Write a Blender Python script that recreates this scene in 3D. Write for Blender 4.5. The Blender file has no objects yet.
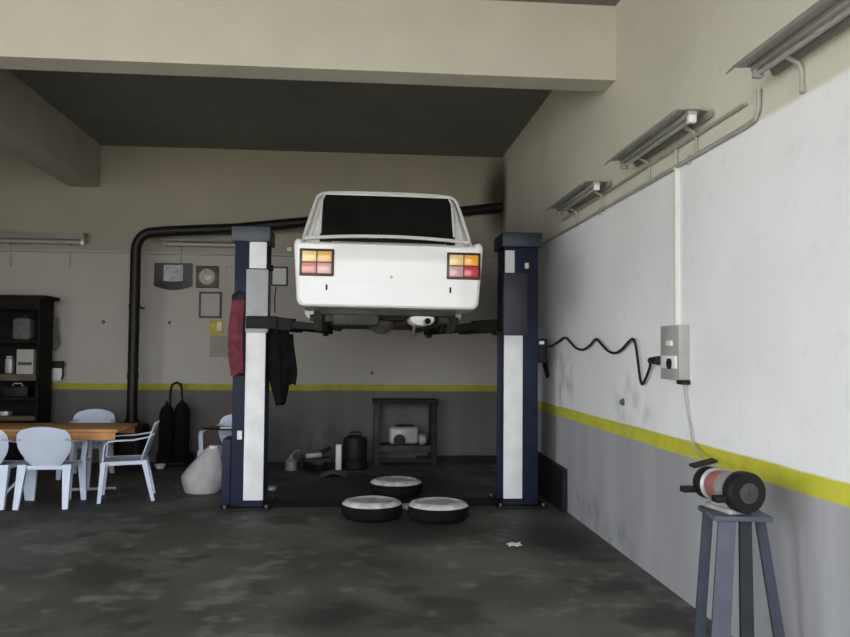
import bpy, bmesh, math, random
from mathutils import Vector, Matrix, Euler
random.seed(7)
S = bpy.context.scene
COL = S.collection
PI = math.pi

# ------------------------------------------------------------------ camera
CAM_H, FPX, IW, IH = 1.6, 800.0, 850.0, 637.0
yaw, pitch, roll = math.atan(69/FPX), math.atan(34.2/FPX), 0.009
fw = Vector((math.sin(yaw)*math.cos(pitch), math.cos(yaw)*math.cos(pitch), math.sin(pitch)))
rt0 = fw.cross(Vector((0, 0, 1))).normalized(); up0 = rt0.cross(fw).normalized()
rt = rt0*math.cos(roll) + up0*math.sin(roll); up = up0*math.cos(roll) - rt0*math.sin(roll)
CAM = Vector((0, 0, CAM_H))
cd = bpy.data.cameras.new('camera'); co = bpy.data.objects.new('camera', cd); COL.objects.link(co)
M = Matrix((rt, up, -fw)).transposed().to_4x4(); M.translation = CAM
co.matrix_world = M
cd.sensor_width = 36; cd.sensor_fit = 'HORIZONTAL'; cd.lens = FPX/IW*36; cd.clip_start = .05; cd.clip_end = 200
S.camera = co

def ray(px, py):
    return rt*((px-IW/2)/FPX) - up*((py-IH/2)/FPX) + fw
def onY(px, py, Y): d = ray(px, py); return CAM + d*((Y-CAM.y)/d.y)
def onX(px, py, X): d = ray(px, py); return CAM + d*((X-CAM.x)/d.x)
def onZ(px, py, Z): d = ray(px, py); return CAM + d*((Z-CAM.z)/d.z)

# ------------------------------------------------------------------ materials
def nodes(m):
    m.use_nodes = True
    return m.node_tree.nodes, m.node_tree.links, m.node_tree.nodes['Principled BSDF']

def mat(name, col, rough=.6, metal=0, var=.12, scale=6, bump=0, spec=.5, coat=0):
    m = bpy.data.materials.new(name); n, l, b = nodes(m)
    b.inputs['Roughness'].default_value = rough; b.inputs['Metallic'].default_value = metal
    b.inputs['Specular IOR Level'].default_value = spec
    b.inputs['Coat Weight'].default_value = coat
    tc = n.new('ShaderNodeTexCoord'); nz = n.new('ShaderNodeTexNoise')
    nz.inputs['Scale'].default_value = scale; nz.inputs['Detail'].default_value = 5
    l.new(tc.outputs['Object'], nz.inputs['Vector'])
    rp = n.new('ShaderNodeValToRGB'); l.new(nz.outputs['Fac'], rp.inputs['Fac'])
    lo = [max(0, c*(1-var)) for c in col]; hi = [min(1, c*(1+var)) for c in col]
    rp.color_ramp.elements[0].position = .3; rp.color_ramp.elements[1].position = .7
    rp.color_ramp.elements[0].color = (*lo, 1); rp.color_ramp.elements[1].color = (*hi, 1)
    l.new(rp.outputs['Color'], b.inputs['Base Color'])
    if bump:
        bp = n.new('ShaderNodeBump'); bp.inputs['Strength'].default_value = bump; bp.inputs['Distance'].default_value = .01
        l.new(nz.outputs['Fac'], bp.inputs['Height']); l.new(bp.outputs['Normal'], b.inputs['Normal'])
    return m

class G:
    """small node-graph writer for the room surfaces"""
    def __init__(s, name):
        s.m = bpy.data.materials.new(name); s.n, s.l, s.b = nodes(s.m)
        s.geo = s.n.new('ShaderNodeNewGeometry'); s.sep = s.n.new('ShaderNodeSeparateXYZ')
        s.l.new(s.geo.outputs['Position'], s.sep.inputs[0])
        s.pos = s.geo.outputs['Position']; s.x, s.y, s.z = s.sep.outputs
    def inp(s, sock, v):
        if hasattr(v, 'links'): s.l.new(v, sock)
        else: sock.default_value = v
    def math(s, op, a, b=0.0, clamp=False):
        k = s.n.new('ShaderNodeMath'); k.operation = op; k.use_clamp = clamp
        s.inp(k.inputs[0], a); s.inp(k.inputs[1], b); return k.outputs[0]
    def noise(s, scale, detail=5, stretch=(1, 1, 1), off=0):
        mp = s.n.new('ShaderNodeMapping'); mp.inputs['Scale'].default_value = stretch; mp.inputs['Location'].default_value = (off, off, off)
        s.l.new(s.pos, mp.inputs['Vector'])
        k = s.n.new('ShaderNodeTexNoise'); k.inputs['Scale'].default_value = scale; k.inputs['Detail'].default_value = detail
        s.l.new(mp.outputs[0], k.inputs['Vector']); return k.outputs['Fac']
    def step(s, v, e0, e1):
        k = s.n.new('ShaderNodeMapRange'); k.interpolation_type = 'SMOOTHSTEP'
        s.inp(k.inputs['Value'], v); k.inputs['From Min'].default_value = e0; k.inputs['From Max'].default_value = e1
        return k.outputs['Result']
    def mix(s, f, a, b):
        k = s.n.new('ShaderNodeMix'); k.data_type = 'RGBA'
        s.inp(k.inputs['Factor'], f)
        for sock, v in ((k.inputs[6], a), (k.inputs[7], b)):
            s.inp(sock, v if hasattr(v, 'links') else (*v, 1))
        return k.outputs[2]
    def blob(s, c, r, soft=.6, jit=.35, nscale=2.5):
        d = None
        for ax, cc, rr in zip((s.x, s.y, s.z), c, r):
            if rr is None: continue
            t = s.math('DIVIDE', s.math('SUBTRACT', ax, cc), rr); t = s.math('MULTIPLY', t, t)
            d = t if d is None else s.math('ADD', d, t)
        d = s.math('SQRT', d)
        d = s.math('ADD', d, s.math('MULTIPLY', s.math('SUBTRACT', s.noise(nscale), .5), jit*2))
        return s.math('SUBTRACT', 1, s.step(d, 1-soft, 1))

WHITE, BEIGE, GREY, YEL = (.86, .86, .86), (.66, .63, .53), (.37, .37, .378), (.58, .56, .055)
def wall_paint(name, s0, s1, top, soot=None, scuff=None, WHITE=WHITE, BEIGE=BEIGE, GREY=GREY, YEL=YEL):
    g = G(name)
    wob = g.math('MULTIPLY', g.math('SUBTRACT', g.noise(1.3), .5), .03)
    z = g.math('ADD', g.z, wob)
    big = g.noise(.7, 4); fine = g.noise(9, 6); run = g.noise(2.2, 5, (1, 1, .12))
    white = g.mix(g.step(big, .35, .7), tuple(c*.9 for c in WHITE), WHITE)
    beige = g.mix(g.step(big, .35, .7), tuple(c*.9 for c in BEIGE), BEIGE)
    grey = g.mix(g.step(run, .35, .7), tuple(c*.88 for c in GREY), tuple(c*1.06 for c in GREY))
    yel = g.mix(g.step(fine, .3, .7), tuple(c*.85 for c in YEL), YEL)
    c = g.mix(g.step(z, s0-.008, s0+.008), grey, yel)
    c = g.mix(g.step(z, s1-.008, s1+.008), c, white)
    c = g.mix(g.step(g.z, top-.02, top+.02), c, beige)
    dirt = g.math('MULTIPLY', g.step(fine, .55, .8), .10)
    c = g.mix(dirt, c, (.22, .21, .19))
    for (cc, rr, col, k) in (soot or []):
        c = g.mix(g.math('MULTIPLY', g.blob(cc, rr, .75, .15, 1.6), k), c, col)
    for (cc, rr, col, k) in (scuff or []):
        m = g.math('MULTIPLY', g.blob(cc, rr, .8, .6, 3.5), g.step(g.noise(5, 6, (1, 1, .8)), .40, .68))
        c = g.mix(g.math('MULTIPLY', m, k), c, col)
    g.l.new(c, g.b.inputs['Base Color']); g.b.inputs['Roughness'].default_value = .75
    g.b.inputs['Specular IOR Level'].default_value = .25
    bp = g.n.new('ShaderNodeBump'); bp.inputs['Strength'].default_value = .15; bp.inputs['Distance'].default_value = .01
    g.l.new(fine, bp.inputs['Height']); g.l.new(bp.outputs['Normal'], g.b.inputs['Normal'])
    return g.m

RX, BY, LX, FY, CZ = 2.16, 11.8, -6.6, -1.2, 4.55
M_back = wall_paint('paint_back_dimmed', 1.035, 1.125, 3.02,
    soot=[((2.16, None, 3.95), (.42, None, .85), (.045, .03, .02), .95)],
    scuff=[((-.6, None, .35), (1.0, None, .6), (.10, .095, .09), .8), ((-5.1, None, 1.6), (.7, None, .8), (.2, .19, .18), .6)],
    WHITE=(.47, .44, .395), BEIGE=(.39, .352, .28), GREY=(.155, .142, .133), YEL=(.42, .38, .05))  # weaker, warmer light at the back is put into these paint colours
M_right = wall_paint('paint_right', .94, 1.045, 2.87,
    soot=[((None, 11.8, 3.95), (None, .6, .9), (.06, .042, .03), .9)],
    scuff=[((None, 8.2, 1.35), (None, .75, .45), (.2, .2, .19), .5), ((None, 6.2, 1.2), (None, .7, .3), (.3, .3, .3), .5),
           ((None, 7.2, .1), (None, 2.2, .35), (.12, .12, .12), .45)])
M_plain = wall_paint('paint_plain', .94, 1.045, 2.9)
M_beam = mat('beam_paint', (.56, .53, .44), .75, var=.05, scale=2)
M_beam2 = mat('darker_beam_paint', (.45, .44, .37), .8, var=.08, scale=2)  # slightly darker tone for the long beam
M_ceil = mat('darkened_ceiling_paint', (.19, .185, .16), .85, var=.12, scale=1)  # weak ceiling light put into the colour; on wall_left it cuts bounce

def floor_mat():
    g = G('oily_concrete')
    a = g.noise(.9, 8); b = g.noise(4.5, 8, off=3); f = g.noise(30, 4)
    c = g.mix(g.step(a, .35, .68), (.072, .068, .060), (.135, .129, .115))
    c = g.mix(g.math('MULTIPLY', g.step(b, .52, .72), .6), c, (.23, .222, .20))
    c = g.mix(g.math('MULTIPLY', g.step(g.noise(1.7, 6, off=9), .55, .66), .8), c, (.045, .043, .038))
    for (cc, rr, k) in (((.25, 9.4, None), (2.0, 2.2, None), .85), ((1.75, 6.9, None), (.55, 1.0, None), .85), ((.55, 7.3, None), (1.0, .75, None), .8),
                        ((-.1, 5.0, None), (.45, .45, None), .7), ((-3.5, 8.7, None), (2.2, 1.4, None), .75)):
        c = g.mix(g.math('MULTIPLY', g.blob(cc, rr, .8, .35, 1.6), k), c, (.016, .016, .015))  # broad darker patches, among them under the car and the table
    g.l.new(c, g.b.inputs['Base Color'])
    g.l.new(g.math('ADD', g.math('MULTIPLY', a, .3), .5), g.b.inputs['Roughness'])
    g.b.inputs['Specular IOR Level'].default_value = .3
    bp = g.n.new('ShaderNodeBump'); bp.inputs['Strength'].default_value = .25; bp.inputs['Distance'].default_value = .01
    g.l.new(g.math('ADD', b, g.math('MULTIPLY', f, .3)), bp.inputs['Height']); g.l.new(bp.outputs['Normal'], g.b.inputs['Normal'])
    return g.m
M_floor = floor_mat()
M_yard = mat('yard_concrete', (.42, .41, .38), .9, scale=2)

white_car = mat('white_car_paint', (.80, .785, .765), .35, var=.02, scale=3, coat=.4)
white_trim = mat('white_trim', (.70, .70, .66), .4, var=.04)
dark_glass = mat('dark_glass', (.012, .012, .012), .12, var=.4, scale=3, spec=.45)
soot_blk = mat('soot_black', (.004, .004, .004), .95, spec=.1)
rubber = mat('black_rubber', (.006, .006, .006), .85, var=.3, scale=12, spec=.15)
lit_rubber = mat('lit_sidewall_rubber', (.62, .62, .61), .5, var=.35, scale=9)  # bright tyre tops: sky reflection put into the sidewall colour
rim_m = mat('dull_silver_steel', (.60, .60, .60), .45, metal=.2, var=.3, scale=9)
under_m = mat('grimy_underbody', (.045, .042, .038), .8, var=.5, scale=9, bump=.3)
grime_metal = mat('grimy_metal', (.13, .12, .11), .6, metal=.3, var=.4, scale=14)
muff_m = mat('pale_muffler_steel', (.68, .67, .64), .45, var=.12, scale=8)
blue = mat('navy_post_paint', (.013, .017, .040), .55, var=.25, scale=5, spec=.25)
bluegrey = mat('blue_grey_cap_paint', (.06, .07, .085), .5, var=.2, scale=6)
navy_cap = mat('dark_slate_paint', (.022, .029, .042), .5, var=.25, scale=6)
panel_w = mat('white_panel_paint', (.84, .84, .83), .5, var=.08, scale=5)
panel_g = mat('grey_carriage_paint', (.40, .41, .42), .5, var=.12, scale=5)
panel_n = mat('navy_carriage_paint', (.035, .035, .055), .5, var=.2, scale=5)
blackm = mat('black_greasy_steel', (.009, .008, .007), .6, var=.4, scale=10, spec=.25)
soot_m = mat('sooty_pipe_steel', (.011, .008, .006), .5, var=.5, scale=7, spec=.3)
plastic = mat('white_plastic', (.60, .66, .78), .38, var=.05, scale=4)
wood = mat('orange_brown_wood', (.56, .27, .09), .5, var=.25, scale=5)
dkwood = mat('dark_brown_wood', (.012, .009, .007), .75, var=.4, scale=6, spec=.15)
shelfwood = mat('drab_shelf_board', (.085, .065, .035), .65, var=.25, scale=6)
red_c = mat('dark_red_cloth', (.16, .03, .042), .9, var=.4, scale=14, bump=.4)
black_c = mat('black_cloth', (.007, .008, .007), .95, var=.4, scale=14, bump=.4, spec=.1)
grey_c = mat('grey_cloth', (.12, .12, .11), .95, var=.25, scale=12, bump=.4)
sack_m = mat('off_white_sack', (.43, .415, .41), .7, var=.12, scale=12, bump=.5)
fix_m = mat('grey_lamp_enamel', (.30, .297, .262), .5, var=.1, scale=6)
fix_w = mat('white_lamp_enamel', (.42, .41, .37), .5, var=.06, scale=6)
tube_m = mat('unlit_lamp_glass', (.33, .33, .30), .4, var=.03)
cond_m = mat('grey_conduit', (.36, .355, .31), .55, var=.1)
cond_w = mat('white_conduit', (.70, .70, .64), .5, var=.05)
box_g = mat('grey_switch_box', (.37, .37, .34), .5, var=.1)
box_w = mat('white_socket_plastic', (.80, .80, .78), .4, var=.03)
blk = mat('black_plastic', (.010, .010, .011), .55, var=.3, spec=.25)
steelgrey = mat('blue_grey_stand_paint', (.05, .056, .078), .65, spec=.2, var=.2, scale=7)
steelpale = mat('pale_stand_paint', (.08, .085, .108), .65, spec=.2, var=.2, scale=7)
steeldark = mat('dark_stand_paint', (.016, .02, .024), .65, spec=.2, var=.25, scale=7)
pink = mat('faded_red_enamel', (.30, .105, .092), .5, var=.2, scale=10)
stone = mat('grinding_stone', (.05, .047, .05), .85, var=.15, scale=30)
casing_m = mat('dull_grey_casing', (.19, .19, .19), .6, var=.25, scale=12)
alu = mat('worn_grey_casting', (.40, .40, .39), .5, metal=.3, var=.2, scale=10)
paper = mat('pale_paper', (.46, .45, .40), .8, var=.08, scale=5)
whitepap = mat('white_paper', (.75, .75, .72), .8, var=.05, scale=5)
greypap = mat('grey_print', (.42, .43, .46), .7, var=.35, scale=16)
darkframe = mat('dark_frame_wood', (.045, .038, .030), .5, var=.3)
brownf = mat('brown_clock_wood', (.085, .06, .04), .5, var=.3)
yellowp = mat('yellow_paper', (.55, .45, .06), .8, var=.35, scale=14)
lens = {k: mat(k, c, .25, var=.05, coat=.5) for k, c in dict(pale_amber=(.88, .64, .26), amber=(.85, .38, .03), orange=(.84, .47, .14),
        pink_lens=(.72, .27, .24), pale_pink_lens=(.76, .42, .40), clear_pink=(.66, .36, .36), deep_red=(.52, .03, .045)).items()}
lampframe = mat('dark_lamp_frame', (.05, .018, .016), .4, var=.2)

# ------------------------------------------------------------------ mesh builder
class MB:
    def __init__(s): s.bm = bmesh.new()
    def _add(s, vs, faces):
        v = [s.bm.verts.new(Vector(p)) for p in vs]
        for f in faces:
            try: s.bm.faces.new([v[i] for i in f])
            except ValueError: pass
        return v
    def box(s, c, sz, rot=None, bevel=0, seg=2):
        t = bmesh.new(); bmesh.ops.create_cube(t, size=1)
        for v in t.verts: v.co = Vector((v.co.x*sz[0], v.co.y*sz[1], v.co.z*sz[2]))
        if bevel: bmesh.ops.bevel(t, geom=t.edges[:], offset=bevel, segments=seg, affect='EDGES', profile=.5)
        R = (Euler(rot).to_matrix() if rot else Matrix.Identity(3))
        idx = {v: i for i, v in enumerate(t.verts)}
        s._add([R @ v.co + Vector(c) for v in t.verts], [[idx[v] for v in f.verts] for f in t.faces]); t.free(); return s
    def bb(s, x0, x1, y0, y1, z0, z1, bevel=0):
        return s.box(((x0+x1)/2, (y0+y1)/2, (z0+z1)/2), (x1-x0, y1-y0, z1-z0), None, bevel)
    def loft(s, loops, cap=True, closed=True):
        n = len(loops[0]); vs = [p for lp in loops for p in lp]; fs = []
        for i in range(len(loops)-1):
            for j in range(n if closed else n-1):
                k = (j+1) % n; fs.append([i*n+j, i*n+k, (i+1)*n+k, (i+1)*n+j])
        if cap: fs.append(list(range(n))[::-1]); fs.append([(len(loops)-1)*n+j for j in range(n)])
        s._add(vs, fs); return s
    def cyl(s, p0, p1, r0, r1=None, n=20):
        p0, p1 = Vector(p0), Vector(p1); r1 = r0 if r1 is None else r1
        q = (p1-p0).to_track_quat('Z', 'Y')
        return s.loft([[p + q @ Vector((r*math.cos(2*PI*i/n), r*math.sin(2*PI*i/n), 0)) for i in range(n)] for p, r in ((p0, r0), (p1, r1))])
    def bar(s, p0, p1, s0, s1=None, side=(1, 0, 0)):
        """tapered rectangular bar; s0/s1 = (along side, other)"""
        p0, p1 = Vector(p0), Vector(p1); s1 = s1 or s0
        d = (p1-p0).normalized(); a = Vector(side); a = (a - d*a.dot(d)).normalized(); b = d.cross(a)
        return s.loft([[p + a*(sx*w/2) + b*(sy*h/2) for sx, sy in ((-1, -1), (1, -1), (1, 1), (-1, 1))] for p, (w, h) in ((p0, s0), (p1, s1))])
    def tube(s, path, r, n=10):
        P = [Vector(p) for p in path]; loops = []; q0 = None
        for i, p in enumerate(P):
            d = (P[min(i+1, len(P)-1)] - P[max(i-1, 0)]).normalized()
            if q0 is None: a = d.orthogonal().normalized()
            else: a = (q0 - d*q0.dot(d)).normalized()
            q0 = a; b = d.cross(a); rr = r[i] if isinstance(r, (list, tuple)) else r
            loops.append([p + a*(rr*math.cos(2*PI*k/n)) + b*(rr*math.sin(2*PI*k/n)) for k in range(n)])
        return s.loft(loops)
    def lathe(s, prof, c=(0, 0, 0), axis=(0, 0, 1), n=32):
        q = Vector(axis).to_track_quat('Z', 'Y'); c = Vector(c)
        loops = [[c + q @ Vector((r*math.cos(2*PI*i/n), r*math.sin(2*PI*i/n), z)) for i in range(n)] for r, z in prof]
        return s.loft(loops, cap=True)
    def sheet(s, fn, nu, nv, th=.004):
        t = bmesh.new(); g = [[t.verts.new(Vector(fn(i/nu, j/nv))) for j in range(nv+1)] for i in range(nu+1)]
        for i in range(nu):
            for j in range(nv): t.faces.new((g[i][j], g[i+1][j], g[i+1][j+1], g[i][j+1]))
        bmesh.ops.recalc_face_normals(t, faces=t.faces[:])
        bmesh.ops.solidify(t, geom=t.faces[:], thickness=th)
        t.verts.index_update()
        s._add([v.co for v in t.verts], [[v.index for v in f.verts] for f in t.faces]); t.free(); return s
    def build(s, name, m, parent=None, sharp=35, subsurf=0):
        bm = s.bm
        org = Vector((0, 0, 0)); p = parent
        while p is not None: org = org + p.location; p = p.parent
        for v in bm.verts: v.co -= org
        bmesh.ops.recalc_face_normals(bm, faces=bm.faces[:])
        a = math.radians(sharp)
        for f in bm.faces: f.smooth = True
        for e in bm.edges:
            if len(e.link_faces) == 2 and e.calc_face_angle(0) > a: e.smooth = False
        me = bpy.data.meshes.new(name); bm.to_mesh(me); bm.free()
        o = bpy.data.objects.new(name, me); COL.objects.link(o); me.materials.append(m)
        if parent is not None: o.parent = parent
        return o

def tag(o, label, cat, group=None):
    o['label'] = label; o['category'] = cat
    if group: o['group'] = group
    return o
def thing(name, label, cat, loc=(0, 0, 0), group=None):
    o = bpy.data.objects.new(name, None); o.empty_display_size = .1; COL.objects.link(o); o.location = loc
    return tag(o, label, cat, group)
def struct(o): o['kind'] = 'structure'; return o
def dup(root, loc, rz=0, label=None):
    r = root.copy(); COL.objects.link(r); r.location = loc; r.rotation_euler = (0, 0, rz)
    if label: r['label'] = label
    for ch in list(root.children):
        c = ch.copy(); COL.objects.link(c); c.parent = r
        for g in list(ch.children):
            d = g.copy(); COL.objects.link(d); d.parent = c
    return r

# ------------------------------------------------------------------ room shell
T = .25
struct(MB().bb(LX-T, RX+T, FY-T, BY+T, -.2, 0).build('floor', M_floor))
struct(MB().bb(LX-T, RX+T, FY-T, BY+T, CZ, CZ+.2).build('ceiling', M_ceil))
struct(MB().bb(LX-T, RX+T, BY, BY+T, 0, CZ).build('wall_back', M_back))
struct(MB().bb(RX, RX+T, FY-T, BY, 0, CZ).build('wall_right', M_right))
w = MB(); w.bb(LX-T, LX, FY-T, -.9, 0, CZ); w.bb(LX-T, LX, 4.3, BY, 0, CZ); w.bb(LX-T, LX, -.9, 4.3, 3.6, CZ)  # the opening is added, out of view, to brighten the right wall
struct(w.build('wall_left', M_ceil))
w = MB(); w.bb(LX, -5.6, FY-T, FY, 0, CZ); w.bb(1.95, RX, FY-T, FY, 0, CZ); w.bb(-5.6, 1.95, FY-T, FY, 4.1, CZ)
struct(w.build('wall_front', M_plain))
struct(MB().bb(LX, RX, 6.5, 6.80, 3.912, CZ).build('trim_1', M_beam))
struct(MB().bb(-4.12, -3.70, 6.80, BY, 3.94, CZ).build('trim_2', M_beam2))
struct(MB().bb(.9, RX, BY-.03, BY, 0, .09).build('baseboard_back', blackm))
g_ = MB(); g_.bb(-40, 40, -60, FY-T, -.2, -.02); g_.bb(-40, LX-T, FY-T, 30, -.2, -.02)
struct(g_.build('ground', M_yard))

# ------------------------------------------------------------------ daylight through the doorway and the added side opening
W = bpy.data.worlds.new('world'); S.world = W; W.use_nodes = True
bg = W.node_tree.nodes['Background']; bg.inputs['Color'].default_value = (.92, .96, 1.02, 1); bg.inputs['Strength'].default_value = 1.0
ld = bpy.data.lights.new('doorway_portal', 'AREA'); ld.shape = 'RECTANGLE'; ld.size = 7.55; ld.size_y = 4.1
lo = bpy.data.objects.new('doorway_portal', ld); COL.objects.link(lo)
lo.location = (-1.825, FY-T-.02, 2.05); lo.rotation_euler = (PI/2, 0, 0)   # -Z of the lamp faces +Y
lo.rotation_euler = (-PI/2, 0, 0) if (Euler((PI/2, 0, 0)).to_matrix() @ Vector((0, 0, -1))).y < 0 else (PI/2, 0, 0)
ld.cycles.is_portal = True
l2 = bpy.data.lights.new('added_opening_portal', 'AREA'); l2.shape = 'RECTANGLE'; l2.size = 5.2; l2.size_y = 3.6; l2.cycles.is_portal = True
p2 = bpy.data.objects.new('added_opening_portal', l2); COL.objects.link(p2); p2.location = (LX-T-.02, 1.7, 1.8); p2.rotation_euler = Vector((1, 0, 0)).to_track_quat('-Z', 'Z').to_euler()
sd = bpy.data.lights.new('sun', 'SUN'); sd.energy = 3.2; sd.angle = .02; sd.color = (1, .93, .80)
so = bpy.data.objects.new('sun', sd); COL.objects.link(so); so.rotation_euler = Vector((-.25, -.6, -1)).to_track_quat('-Z', 'Y').to_euler()

# ------------------------------------------------------------------ the car on the lift
CX, CY, CG = .275, 6.9, 1.65
car = thing('car', 'white saloon car raised on the lift, rear end facing the camera', 'car', (CX, CY, CG))
L = lambda u, v, z: Vector((CX+u, CY+v, CG+z))
def rr(hw, zb, zt, rb, rtp, v, tuck=.05):
    pts = []
    for (cx, cz, r, a0) in ((hw-rb, zb+rb, rb, -PI/2), (hw-rtp, zt-rtp, rtp, 0), (-hw+rtp, zt-rtp, rtp, PI/2), (-hw+rb, zb+rb, rb, PI)):
        for k in range(7):
            a = a0 + k*PI/12
            x, z = cx+r*math.cos(a), cz+r*math.sin(a)
            t = (z-zb)/(zt-zb); x *= 1 - tuck*(1-t)**2
            pts.append(L(x, v, z))
    return pts
body = MB()
secs = [(0, .792, .355, .870, .05, .03), (.015, .815, .338, .886, .06, .03), (.05, .825, .332, .895, .06, .035), (.12, .829, .328, .903, .07, .04), (.5, .829, .32, .925, .07, .05),
        (.8, .825, .30, .94, .07, .06), (1.15, .826, .27, .945, .07, .06), (2.0, .826, .27, .945, .07, .06), (2.85, .824, .27, .94, .07, .06),
        (3.3, .82, .29, .92, .07, .06), (3.9, .81, .31, .875, .07, .05), (4.08, .80, .33, .85, .07, .04), (4.16, .775, .37, .83, .06, .03)]
body.loft([rr(hw, zb, zt, rb, rtp, v) for v, hw, zb, zt, rb, rtp in secs])
bo = body.build('body', white_car, car, 28)
cut = MB()
for v in (.86, 3.3): cut.cyl(L(-1, v, .30), L(1, v, .30), .345, n=40)
cb = cut.build('arch_cutter', white_car, car)
md = bo.modifiers.new('b', 'BOOLEAN'); md.object = cb; md.operation = 'DIFFERENCE'; md.solver = 'EXACT'
dg = bpy.context.evaluated_depsgraph_get(); me = bpy.data.meshes.new_from_object(bo.evaluated_get(dg))
bo.modifiers.clear(); bo.data = me; bpy.data.objects.remove(cb)

for s in (-1, 1):   # raised wing edges beside the boot
    fl = []
    for v, z1, k in ((.004, .895, .6), (.03, .918, 1), (.3, .938, 1), (.9, .95, 1), (1.3, .945, .6)):
        fl.append([L(s*(.775+.045*k*cx), v, .86+(z1-.86)*cz) for cx, cz in ((-1, 0), (-.7, .7), (-.2, .97), (.3, 1), (.75, .8), (1, .3), (1, 0))])
    MB().loft(fl).build('wing_edge', white_car, car, 50)
# cabin
def plan(v0, v1, hw, z, r=.09, taper=0, bow=.05):
    pts = []
    for (cx, cy, a0) in ((hw-r, v1-r, 0), (-hw+r, v1-r, PI/2), (-hw+r, v0+r, PI), (hw-r, v0+r, 3*PI/2)):
        for k in range(7):
            a = a0 + k*PI/12; pts.append(L(cx+r*math.cos(a), cy+r*math.sin(a), z))
    return pts
cabin = MB()
cabin.loft([plan(.44, 3.0, .775, .90), plan(.50, 2.86, .77, 1.0), plan(.78, 2.36, .672, 1.40), plan(.81, 2.32, .655, 1.445), plan(.86, 2.26, .61, 1.488), plan(.96, 2.18, .53, 1.514), plan(1.15, 1.95, .36, 1.532)])
cabin.build('cabin', white_car, car, 40)
def rear_pt(s, t, off=.01):      # s -1..1 across, t 0..1 up the rear window
    hw = .625 - .03*max(0, (t-.8)/.2)**2
    v = .47 + (.80-.47)*t + .02*max(0, t-.8)/.2 - off + .03*s*s*(1-.3*t); z = .955 + (1.462-.955)*t
    return L(s*hw, v-.02, z)
rw = MB().sheet(lambda a, b: rear_pt(a*2-1, b), 12, 6, .012).build('rear_window', dark_glass, car)
path = [rear_pt(-1, .16+.84*i/6, .02) for i in range(7)] + [rear_pt(-1+2*i/10, 1, .02) for i in range(1, 11)] + [rear_pt(1, 1-.84*i/6, .02) for i in range(1, 7)]
MB().tube(path, .014, 8).build('window_frame', white_trim, rw)
MB().tube([L(-.76+1.52*i/16, .435+.03*((i-8)/8)**2, .985+.03*(1-((i-8)/8)**2)) for i in range(17)], .017, 8).build('window_sill_trim', white_trim, rw)
def arch(s): return [L(s*.782, .47, .93), L(s*.757, .555, 1.07), L(s*.712, .67, 1.26), L(s*.680, .755, 1.39), L(s*.662, .79, 1.44), L(s*.625, .815, 1.468), L(s*.56, .84, 1.484)]
MB().tube(arch(-1)+[L(u, .85, 1.492+.006*(1-(u/.5)**2)) for u in (-.4, -.2, 0, .2, .4)]+arch(1)[::-1], .016, 8).build('roof_moulding', white_trim, car)
for s in (-1, 1):
    MB().tube([L(s*.715, .475, .96), L(s*.69, .56, 1.10), L(s*.655, .68, 1.28), L(s*.635, .755, 1.39)], .011, 8).build('pillar_seam', white_trim, car)
    def side(t, v): return L(s*(.765+(.672-.765)*t+.006), v, 1.02+(1.41-1.02)*t)
    for (vb0, vb1, vt0, vt1) in ((.75, 1.0, .92, 1.03), (1.05, 1.75, 1.08, 1.72), (1.82, 2.62, 1.8, 2.2)):
        MB().sheet(lambda a, b: side(b, (vb0+(vb1-vb0)*a)*(1-b)+(vt0+(vt1-vt0)*a)*b), 4, 4, .008).build('side_window', dark_glass, car)
MB().sheet(lambda a, b: L((a*2-1)*(.70+(.60-.70)*b), 2.86+(2.34-2.86)*b+.015-.03*(a*2-1)**2*(1-b), 1.0+(1.44-1.0)*b), 8, 4, .008).build('windscreen', dark_glass, car)
# boot lid: down the rear face and over the deck
def lid(a, b):
    u = (a*2-1)*.50
    prof = [(-.006, .545), (-.006, .70), (-.006, .845), (.004, .878), (.05, .906), (.2, .92), (.40, .932)]
    k = min(int(b*6), 5); f = b*6-k
    v = prof[k][0]+(prof[k+1][0]-prof[k][0])*f; z = prof[k][1]+(prof[k+1][1]-prof[k][1])*f
    return L(u, v, z)
bl = MB().sheet(lid, 10, 6, .008).build('boot_lid', white_car, car)
MB().lathe([(.012, 0), (.012, .008), (.006, .01)], L(.02, -.006, .60), (0, -1, 0), 14).build('lock', alu, bl)
for s, uc, zc in ((-1, -.622, .712), (1, .648, .712)):
    lp = thing  # lamp cluster is a part of the car
    fr = MB()
    fr.bb(CX+uc-.148, CX+uc+.148, CY-.016, CY+.03, CG+zc-.118, CG+zc+.118, .008)
    fo = fr.build('tail_lamp', lampframe, car)
    keys = ('pale_amber', 'orange', 'pink_lens', 'pale_pink_lens') if s < 0 else ('pale_amber', 'amber', 'clear_pink', 'deep_red')
    for i, k in enumerate(keys):
        cx = uc + (-.065 if i % 2 == 0 else .065); cz = zc + (.050 if i < 2 else -.050)
        lo_ = MB().bb(CX+cx-.061, CX+cx+.061, CY-.024, CY-.008, CG+cz-.046, CG+cz+.046, .006).build('lens', lens[k], fo)
        lo_['label'] = {'pale_amber': 'pale amber lens', 'orange': 'orange lens', 'pink_lens': 'pink-red lens', 'pale_pink_lens': 'pale pink lens', 'amber': 'amber lens', 'clear_pink': 'faded pink lens', 'deep_red': 'deep red lens'}[k]
for u in (-.535, .535):
    MB().bb(CX+u-.008, CX+u+.008, CY-.006, CY+.01, CG+.475, CG+.525, .003).build('bumper_slot', blk, car)
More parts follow.
